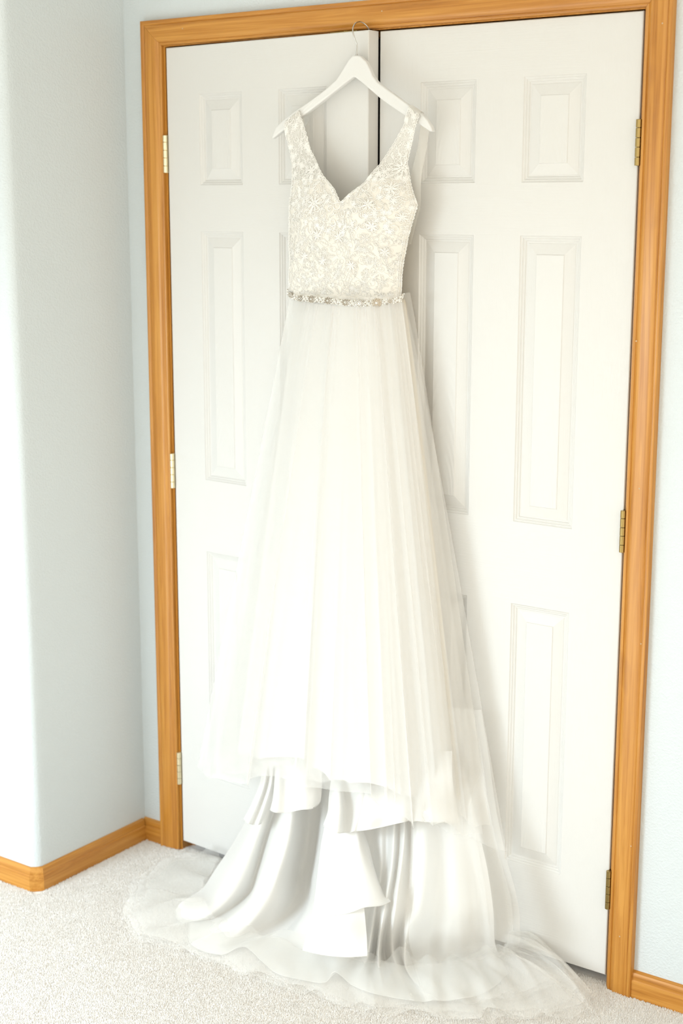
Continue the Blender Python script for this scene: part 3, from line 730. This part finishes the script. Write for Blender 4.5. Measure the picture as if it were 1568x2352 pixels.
# back of the bodice and the sheer back straps
nz, nu = 40, 40
z = np.linspace(Z_W, 1.64, nz); u = np.linspace(0, 1, nu)
X = (x_out(z, -1) + 0.006)[:, None] * (1 - u) + (x_out(z, 1) - 0.010)[:, None] * u
Y = -0.048 + 0.012 * np.sin(np.pi * u)[None] + 0 * X
sheet('bodice_back', np.stack([X, Y, np.repeat(z[:, None], nu, 1)], -1), M['champagne'], dress)
for side in (1, -1):
    zz = np.linspace(1.60, 1.856, 40)
    if side > 0:
        xo = np.interp(zz, [1.60, 1.68, 1.74, 1.80, 1.856], [0.731, 0.757, 0.757, 0.768, 0.775]); xi = np.interp(zz, [1.60, 1.68, 1.74, 1.80, 1.856], [0.69, 0.70, 0.725, 0.748, 0.757])
    else:
        xo = np.interp(zz, [1.60, 1.68, 1.76, 1.856], [0.425, 0.43, 0.43, 0.43]); xi = np.interp(zz, [1.60, 1.68, 1.76, 1.856], [0.48, 0.47, 0.46, 0.462])
    uu = np.linspace(0, 1, 10)
    X = xi[:, None] * (1 - uu) + xo[:, None] * uu
    Zb = np.repeat(zz[:, None], 10, 1)
    w_ = smooth(1.80, 1.856, zz)[:, None]
    Zb = Zb + w_ * (-0.58 if side > 0 else 0.58) * (X - X.mean(1, keepdims=True))
    Yb = -0.047 + 0.004 * np.sin(X * 90)
    sheet('back_strap', np.stack([X, Yb, Zb], -1), M['illusion'], dress)

# ---- lace cordwork
def inside(x, z, tol=0.003):
    x = np.asarray(x); z = np.asarray(z)
    ok = (z > Z_W + 0.012) & (z < 1.872)
    xc = np.where(z < ZV, 0.569, 0.569)
    r = (x > x_in(z, 1) - tol) & (x < x_out(z, 1) + tol)
    l = (x < x_in(z, -1) + tol) & (x > x_out(z, -1) - tol)
    return ok & (r | l)

def lift(line, off):
    x, z = line[:, 0], line[:, 1]
    y = y_front(x, z) - off
    w = smooth(1.80, 1.868, z)
    right = x > 0.593
    xm = np.where(right, 0.5 * (x_in(1.868, 1) + x_out(1.868, 1)), 0.5 * (x_in(1.868, -1) + x_out(1.868, -1)))
    z = z + w * np.where(right, -0.58, 0.58) * (x - xm) + np.where(right, 0.006, 0.004) * w
    return np.stack([x, y, z], 1)

def teardrop(cx, cz, ang, L, W, n=14, wob=0.0):
    t = np.linspace(0, 2 * math.pi, n, endpoint=False)
    r = (1 - np.cos(t)) / 2
    along = L * r; across = W * np.sin(t) * (0.35 + 0.65 * r)
    if wob: across = across * (1 + wob * np.sin(5 * t)); 
    c, s = math.cos(ang), math.sin(ang)
    return np.stack([cx + c * along - s * across, cz + s * along + c * across], 1)

def spiral(cx, cz, ang, R, turns=1.4, hand=1, n=26):
    t = np.linspace(0, 1, n)
    a = ang + hand * turns * 2 * math.pi * t
    r = R * (1 - 0.82 * t)
    return np.stack([cx + r * np.cos(a), cz + r * np.sin(a)], 1)

def circle(cx, cz, r, n=8):
    t = np.linspace(0, 2 * math.pi, n, endpoint=False)
    return np.stack([cx + r * np.cos(t), cz + r * np.sin(t)], 1)

def flower(cx, cz, R, k, rnd):
    out = []
    a0 = rnd.uniform(0, 6.28)
    for i in range(k):
        a = a0 + 2 * math.pi * i / k + rnd.uniform(-0.12, 0.12)
        L = R * rnd.uniform(0.72, 1.0)
        bx, bz = cx + 0.16 * R * math.cos(a), cz + 0.16 * R * math.sin(a)
        out.append((teardrop(bx, bz, a, L * 0.84, 0.30 * R), True))
        out.append((teardrop(bx, bz, a, L * 0.60, 0.17 * R, 10), True))
    for i in range(max(4, k - 2)):
        a = a0 + 2 * math.pi * (i + 0.5) / max(4, k - 2)
        out.append((teardrop(cx, cz, a, 0.40 * R, 0.11 * R, 8), True))
    out.append((circle(cx, cz, 0.10 * R, 6), True))
    return out

def leaf(cx, cz, ang, L, rnd):
    out = [(teardrop(cx, cz, ang, L, 0.27 * L, 18, 0.18), True)]
    c, s = math.cos(ang), math.sin(ang)
    out.append((np.array([(cx + c * L * t, cz + s * L * t) for t in np.linspace(0.05, 0.9, 6)]), False))
    for t in (0.3, 0.5, 0.7):
        for h in (1, -1):
            p0 = np.array((cx + c * L * t, cz + s * L * t))
            d = np.array((math.cos(ang + h * 0.8), math.sin(ang + h * 0.8))) * 0.20 * L * (1.15 - t)
            out.append((np.stack([p0, p0 + 0.5 * d, p0 + d]), False))
    return out

def clip(lines, off, tol=0.003):
    res = []
    for ln, closed in lines:
        ok = inside(ln[:, 0], ln[:, 1], tol)
        if ok.all():
            res.append((lift(ln, off), closed))
        elif ok.sum() > 3:
            q = ln if not closed else np.concatenate([ln, ln[:1]])
            k = inside(q[:, 0], q[:, 1], tol)
            run = []
            for pt, g in zip(q, k):
                if g: run.append(pt)
                else:
                    if len(run) > 2: res.append((lift(np.array(run), off), False))
                    run = []
            if len(run) > 2: res.append((lift(np.array(run), off), False))
    return res

rnd = random.Random(5)
taken = []
for (fx, fz, fr) in FLOWERS:
    ln = clip(flower(fx, fz, fr, 9 if fr > 0.024 else 7, rnd), 0.0016)
    taken.append((fx, fz, fr * 0.9))
    if ln:
        tubes('lace_flower', ln, 0.00085 if fz > 1.63 else 0.00065, M['lace'], dress, 4)
bold, fine = [], []
tries = 0
while tries < 9000:
    tries += 1
    z_ = rnd.uniform(Z_W + 0.012, 1.868); x_ = rnd.uniform(0.40, 0.765)
    if not bool(inside(x_, z_, 0.0)): continue
    up = z_ > 1.625
    r_ = rnd.uniform(0.007, 0.014) if up else rnd.uniform(0.008, 0.017)
    if any((x_ - a) ** 2 + (z_ - b) ** 2 < (0.62 * (c + r_)) ** 2 for a, b, c in taken): continue
    taken.append((x_, z_, r_))
    kind = rnd.random(); ang = rnd.uniform(0, 6.28)
    dest = bold if up else fine
    if kind < 0.34: g = flower(x_, z_, r_, rnd.choice((5, 6, 7)), rnd)
    elif kind < 0.64: g = leaf(x_ - r_ * math.cos(ang), z_ - r_ * math.sin(ang), ang, 2.1 * r_, rnd)
    elif kind < 0.88:
        g = [(spiral(x_, z_, ang, r_, 1.4, rnd.choice((1, -1))), False), (spiral(x_, z_, ang, r_ * 1.18, 0.8, rnd.choice((1, -1)), 16), False)]
    else: g = [(circle(x_ + rnd.uniform(-r_, r_), z_ + rnd.uniform(-r_, r_), rnd.uniform(0.0012, 0.0028), 7), True) for _ in range(7)]
    dest += clip(g, 0.0012 if up else 0.0008)
# fine net of looping threads between the motifs
for _ in range(420):
    z_ = rnd.uniform(Z_W + 0.012, 1.868); x_ = rnd.uniform(0.40, 0.765)
    if not bool(inside(x_, z_, 0.0)): continue
    a = rnd.uniform(0, 6.28); pts_ = []
    for k in range(16):
        a += rnd.uniform(-0.9, 0.9); x_ += 0.0025 * math.cos(a); z_ += 0.0025 * math.sin(a); pts_.append((x_, z_))
    fine += clip([(np.array(pts_), False)], 0.0006)
# scalloped cords along the neckline and the armholes
edge = []
def edge_line(tab, z0, z1, off, amp, n):
    z = np.linspace(z0, z1, n); x = np.interp(z, tab[:, 0], tab[:, 1])
    x = x + off + amp * np.abs(np.sin(np.arange(n) * math.pi / 6))
    return np.stack([x, z], 1)
for tab, z0, z1, s in ((NR, ZV, 1.868, -1), (NL, ZV, 1.868, 1), (OR, Z_W + 0.01, 1.868, 1), (OL, Z_W + 0.01, 1.868, -1)):
    L_ = int(abs(z1 - z0) / 0.0012)
    for off, amp in ((0.0, 0.0018), (-0.003, 0.0), (-0.0065, 0.0012)):
        edge.append((lift(edge_line(tab, z0, z1, s * off, s * amp, L_), 0.0012), False))
tag(tubes('lace_cordwork', bold + edge, 0.00075, M['lace'], dress, 4), kind='stuff')
tag(tubes('lace_ground', fine, 0.00052, M['lace'], dress, 3), kind='stuff')

# ---- beaded belt
bl = catmull(np.array(BELT), 200)
bl[:, 1] = np.minimum(bl[:, 1], y_front(bl[:, 0], bl[:, 2]) - 0.0045)
belt_path = bl
bw = np.stack([bl + np.array((0, 0.001, 0.0032)), bl + np.array((0, 0.0004, 0.002)), bl + np.array((0, 0.0004, -0.002)), bl + np.array((0, 0.001, -0.0032))])
belt = sheet('belt', bw, M['satin'], dress)
belt['label'] = 'narrow belt of crystals and pearls'
arc = np.concatenate([[0], np.cumsum(np.linalg.norm(np.diff(bl, axis=0), axis=1))])
def belt_at(f):
    d = f * arc[-1]
    p_ = np.array([np.interp(d, arc, bl[:, k]) for k in range(3)])
    q_ = np.array([np.interp(d + 0.004, arc, bl[:, k]) for k in range(3)])
    t = q_ - p_; t /= np.linalg.norm(t) + 1e-9
    up = np.array((0, 0, 1.0)); nr = np.cross(t, up); nr /= np.linalg.norm(nr)
    if nr[1] > 0: nr = -nr
    up = np.cross(nr, t); up = up if up[2] > 0 else -up
    return p_, t, up, nr
def gem_vf(c, t, u, n_, rx, rz, h, k=8, off=0):
    """faceted stone: girdle, table"""
    V = []
    for (s, hh) in ((1.0, 0.0), (1.0, 0.35 * h), (0.55, h)):
        for i in range(k):
            a = 2 * math.pi * i / k
            V.append(c + t * rx * s * math.cos(a) + u * rz * s * math.sin(a) + n_ * hh)
    F = grid_faces(3, k, True, off)
    F.append(tuple(off + 2 * k + i for i in range(k)))
    return V, F
def ball_vf(c, r, off=0, k=6, m=4):
    V = []
    for j in range(m + 1):
        th = math.pi * j / m
        for i in range(k):
            a = 2 * math.pi * i / k
            V.append(c + r * np.array((math.sin(th) * math.cos(a), math.sin(th) * math.sin(a), math.cos(th))))
    return V, grid_faces(m + 1, k, True, off)
belt_x = np.array([0.428, 0.465, 0.508, 0.560, 0.607, 0.643, 0.681, 0.7085])
cl_x = np.array([0.4135, 0.4195, 0.445, 0.487, 0.533, 0.583, 0.625, 0.662, 0.694, 0.7175, 0.7235])
def frac_for(x):
    i = int(np.argmin(np.abs(bl[:190, 0] - x))); return arc[i] / arc[-1]
big = [0.0078, 0.0088, 0.0100, 0.0096, 0.0090, 0.0094, 0.0118, 0.0058]
for x, r in zip(belt_x, big):
    p_, t, up, nr = belt_at(frac_for(x))
    V, F, MI = [], [], []
    def add(vf, mi):
        v, f = vf
        V.extend(v); F.extend(f); MI.extend([mi] * len(f))
    add(gem_vf(p_ + nr * 0.0006, t, up, nr, r, r * 0.86, 0.0012, 20, 0), 2)
    add(gem_vf(p_ + nr * 0.0016, t, up, nr, r * 0.30, r * 0.26, 0.0026, 8, len(V)), 0)
    for ring, cnt, sz, mi in ((0.56, 10, 0.0013, 1), (0.86, 16, 0.00115, 0)):
        for i in range(cnt):
            a = 2 * math.pi * i / cnt
            c_ = p_ + t * r * ring * math.cos(a) + up * r * 0.86 * ring * math.sin(a) + nr * 0.0022
            add(gem_vf(c_, t, up, nr, sz, sz, 0.0013, 6, len(V)), mi if i % 2 else 1)
    mesh('medallion', V, F, [M['crystal'], M['smoky'], M['setting']], belt, midx=MI)
fr = [frac_for(x) for x in belt_x]
ends = [0.0] + [v for f_, r in zip(fr, big) for v in (f_ - 0.92 * r / arc[-1], f_ + 0.92 * r / arc[-1])] + [1.0]
for g in range(0, len(ends), 2):
    f0, f1 = ends[g], ends[g + 1]
    if f1 - f0 < 0.006: continue
    V, F, MI = [], [], []
    n_ = max(2, int((f1 - f0) * arc[-1] / 0.0036))
    for i in range(n_):
        for j in range(3):
            p_, t, up, nr = belt_at(f0 + (f1 - f0) * (i + 0.5) / n_)
            hgt = (0.0052 - 0.0018 * (i % 2)) * (j - 1)
            c_ = p_ + up * (hgt + rnd.uniform(-0.0005, 0.0005)) + t * rnd.uniform(-0.0005, 0.0005) + nr * (0.0022 if j == 1 else 0.0014)
            q = (i + j) % 3
            if q == 0:
                v, f = ball_vf(c_, rnd.uniform(0.0015, 0.0021), len(V)); mi = 1
            elif q == 1:
                v, f = gem_vf(c_, t, up, nr, 0.0017, 0.0017, 0.0017, 6, len(V)); mi = 0
            else:
                v, f = ball_vf(c_, rnd.uniform(0.0011, 0.0016), len(V)); mi = 2
            V.extend(v); F.extend(f); MI.extend([mi] * len(f))
    mesh('pearl_cluster', V, F, [M['crystal'], M['pearl'], M['setting']], belt, midx=MI, smooth=True)

# ---- skirts
def skirt(top, hem, ns, nv, folds, amp0, amp1, tro, seed, pl=1.0, pr=1.0, phase=0.0, hemw=0.0):
    r_ = np.random.default_rng(seed)
    s = np.linspace(0, 1, ns); v = np.linspace(0, 1, nv)
    T = np.array(top); H = np.array(hem)
    W = np.stack([catmull(T[:, k], 101) if len(T) > 2 else T[:, k] for k in (1, 2, 3)], -1)
    W = np.stack([np.interp(s, np.linspace(0, 1, 101), W[:, k]) for k in range(3)], -1)
    Hh = np.stack([np.interp(s, H[:, 0], H[:, k]) for k in (1, 2, 3)], -1)
    ker = np.ones(9) / 9
    for k in (0, 1):
        pad = np.concatenate([2 * Hh[:1, k] - Hh[4:0:-1, k], Hh[:, k], 2 * Hh[-1:, k] - Hh[-2:-6:-1, k]])
        Hh[:, k] = np.convolve(pad, ker, 'valid')
    pw = (pl + (pr - pl) * s)[None, :]
    vx = v[:, None] ** pw
    P = np.zeros((nv, ns, 3))
    P[..., 0] = W[:, 0] * (1 - vx) + Hh[:, 0] * vx
    vy = (v[:, None]) ** 0.85
    P[..., 1] = W[:, 1] * (1 - vy) + Hh[:, 1] * vy
    P[..., 2] = W[:, 2] * (1 - v[:, None]) + Hh[:, 2] * v[:, None]
    # folds fan out from the gathered waist
    warp = s + 0.018 * np.sin(2 * math.pi * (2.3 * s + r_.uniform())) + 0.012 * np.sin(2 * math.pi * (5.1 * s + r_.uniform()))
    f1 = np.zeros_like(s); g1 = np.zeros_like(s)
    env = 0.55 + 0.45 * np.sin(2 * math.pi * (1.7 * s + r_.uniform()))
    for k, (fr, am) in enumerate(folds):
        ph = r_.uniform() * 2 * math.pi + phase
        e = 0.6 + 0.4 * np.sin(2 * math.pi * (fr * 0.23 * s + r_.uniform()))
        f1 += am * e * np.sin(2 * math.pi * fr * warp + ph)
        g1 += am * e * np.cos(2 * math.pi * fr * warp + ph)
    edge_ = np.sin(np.pi * np.clip(s, 0.0, 1.0)) ** 0.35
    A = amp0 + (amp1 - amp0) * v[:, None] ** 1.1
    # gathers near the waist are finer
    gz = np.exp(-v[:, None] * 14)
    fine_ = np.sin(2 * math.pi * 31 * warp + 1.3) * 0.0012 + np.sin(2 * math.pi * 47 * warp) * 0.0006
    drift = 0.25 * np.sin(3.1 * v[:, None] + 9 * s[None, :])
    P[..., 1] -= (A * (f1 + drift * g1) * edge_) + gz * fine_ * edge_
    P[..., 0] += tro * A * (g1 - drift * f1) * edge_
    if hemw:
        P[..., 2] += (v[:, None] ** 6) * hemw * np.sin(2 * math.pi * 9 * warp + seed)
    return P

FL = [(5.0, 0.9), (8.5, 0.4), (15.0, 0.12)]
FT = [(6.0, 0.8), (10.5, 0.4), (18.0, 0.14)]
lin = sheet('lining_skirt', skirt(L_W, L_H, 260, 120, FL, 0.007, 0.022, 0.5, 3, 1.0, 0.92), M['lining'], dress)
lin['label'] = 'opaque satin lining under the tulle'
P_ = skirt(L_W, L_H, 120, 60, FL, 0.002, 0.008, 0.5, 5, 1.0, 0.92)
P_[..., 1] = -0.036 + 0.25 * (P_[..., 1] + 0.05)
sheet('skirt_bounce_sheet', P_, M['champagne'], dress)['label'] = 'added champagne sheet behind the skirt, warms the shadow'  # unseen sheet, added to warm and deepen the shadow on the doors
o = sheet('tulle_overskirt', skirt(T1_W, T1_H, 420, 130, FT, 0.005, 0.024, 1.1, 8, 1.0, 0.92, hemw=0.004), M['tulle'], dress)
o['label'] = 'sheer front layer of tulle'
o = sheet('tulle_underlayer', skirt(T1_W, T1_H, 360, 110, [(5.0, 0.8), (12.0, 0.5), (21.0, 0.25)], 0.002, 0.018, 1.0, 21, 1.02, 0.93, hemw=0.006) * np.array((1, 0.9, 1)) + np.array((0.012, 0.0, 0.02)), M['tulle'], dress)
o['label'] = 'second sheer layer of tulle'
o = sheet('tulle_back_layer', skirt(T2_W, T2_H, 360, 110, [(6.0, 0.8), (13.0, 0.4)], 0.002, 0.010, 0.8, 33, 1.0, 0.92, hemw=0.004), M['tulle'], dress)
o['label'] = 'sheer back layer of tulle next to the doors'

# ---- satin pieces under the hem
def piece(name, cols, nu, nv, mat, wob=0.0, seed=0):
    A = np.array(cols)                       # columns x rows x 3
    P = catmull(catmull(A, nu, 0), nv, 1)
    P = np.moveaxis(P, 1, 0)
    if wob:
        u = np.linspace(0, 1, nu)[None, :]; v = np.linspace(0, 1, nv)[:, None]
        P[..., 1] -= wob * np.sin(2 * math.pi * (3.3 * u + seed)) * (0.4 + v)
    P[..., 2] = np.maximum(P[..., 2], 0.0015)
    return sheet(name, P, mat, dress)
piece('satin_train', TRAIN, 330, 150, M['satin'])['label'] = 'satin train sweeping out over the carpet'
for nm, c in (('satin_tail', PAN_A), ('satin_flounce', PAN_B), ('satin_flounce', PAN_C), ('satin_flounce', PAN_D), ('satin_overlay', PAN_E), ('satin_overlay', PAN_F)):
    piece(nm, c, 60, 40, M['satin'])
# rolled hems: thin cords along the satin edges
hem_lines = []
for c in (PAN_A, PAN_B, PAN_C, PAN_D, PAN_E, PAN_F, TRAIN):
    A = catmull(np.array(c)[:, -1], 12 * len(c))
    A[:, 2] = np.maximum(A[:, 2], 0.002)
    hem_lines.append((A, False))
tubes('rolled_hem', hem_lines, 0.0012, M['satin'], dress, 6)

# ---- tulle of the train
o = piece('tulle_train_drape', TUL_R, 120, 70, M['tulle_floor'], 0.006, 0.2)
A = np.array(TUL_R) + np.array((-0.02, 0.012, 0.0)); A[:, :, 1] = np.minimum(A[:, :, 1] - 0.012, -0.04)
piece('tulle_train_drape', A, 120, 70, M['tulle_floor'], 0.008, 0.6)
def floor_tulle(seed, scale, zamp, shrink, nfold):
    r_ = np.random.default_rng(seed)
    O = catmull(np.array(FT_OUT), 420); I = catmull(np.array(FT_IN), 420)
    nv = 60
    v = np.linspace(0, 1, nv)[:, None, None]
    O = I + (O - I) * shrink
    P2 = I[None] * (1 - v) + O[None] * v
    s = np.linspace(0, 1, 420)[None, :]; vv = v[..., 0]
    z = 0.004 + 0 * s * vv
    for k in range(nfold):
        fr = r_.uniform(6, 26); ph = r_.uniform(0, 6.28); ph2 = r_.uniform(0, 6.28); sl = r_.uniform(-5, 5)
        z = z + zamp / nfold * 1.6 * (1 + np.sin(2 * math.pi * fr * s + sl * vv + ph)) * (0.5 + 0.5 * np.sin(3.1 * vv + ph2 + 5 * s))
    bump_r = np.exp(-((s - 0.88) / 0.09) ** 2) * 0.030 * np.sin(np.pi * np.clip(vv, 0, 1)) ** 0.8
    z = (z + bump_r) * (1 - 0.55 * vv ** 3) * scale + 0.010 * (1 - vv)
    jit = 0.006 * np.sin(2 * math.pi * 17 * s + seed) * vv + 0.009 * np.sin(2 * math.pi * 7.3 * s + 2 * seed) * vv
    d = (O - I); d = d / (np.linalg.norm(d, axis=1)[:, None] + 1e-9)
    P2 = P2 + d[None] * jit[..., None]
    tx = np.gradient(O, axis=0); tx /= np.linalg.norm(tx, axis=1)[:, None] + 1e-9
    P2 = P2 + tx[None] * (0.010 * np.sin(2 * math.pi * 13 * s + 4 * vv + seed) * vv)[..., None]
    P2[..., 1] = np.minimum(P2[..., 1], -0.012)
    return np.concatenate([P2, np.maximum(z, 0.002)[..., None]], -1)
for sd, sc_, za, sh, nf in ((2, 1.0, 0.022, 1.0, 5), (9, 1.25, 0.026, 0.93, 6), (15, 0.7, 0.02, 0.80, 5)):
    sheet('tulle_train', floor_tulle(sd, sc_, za, sh, nf), M['tulle_floor'], dress)
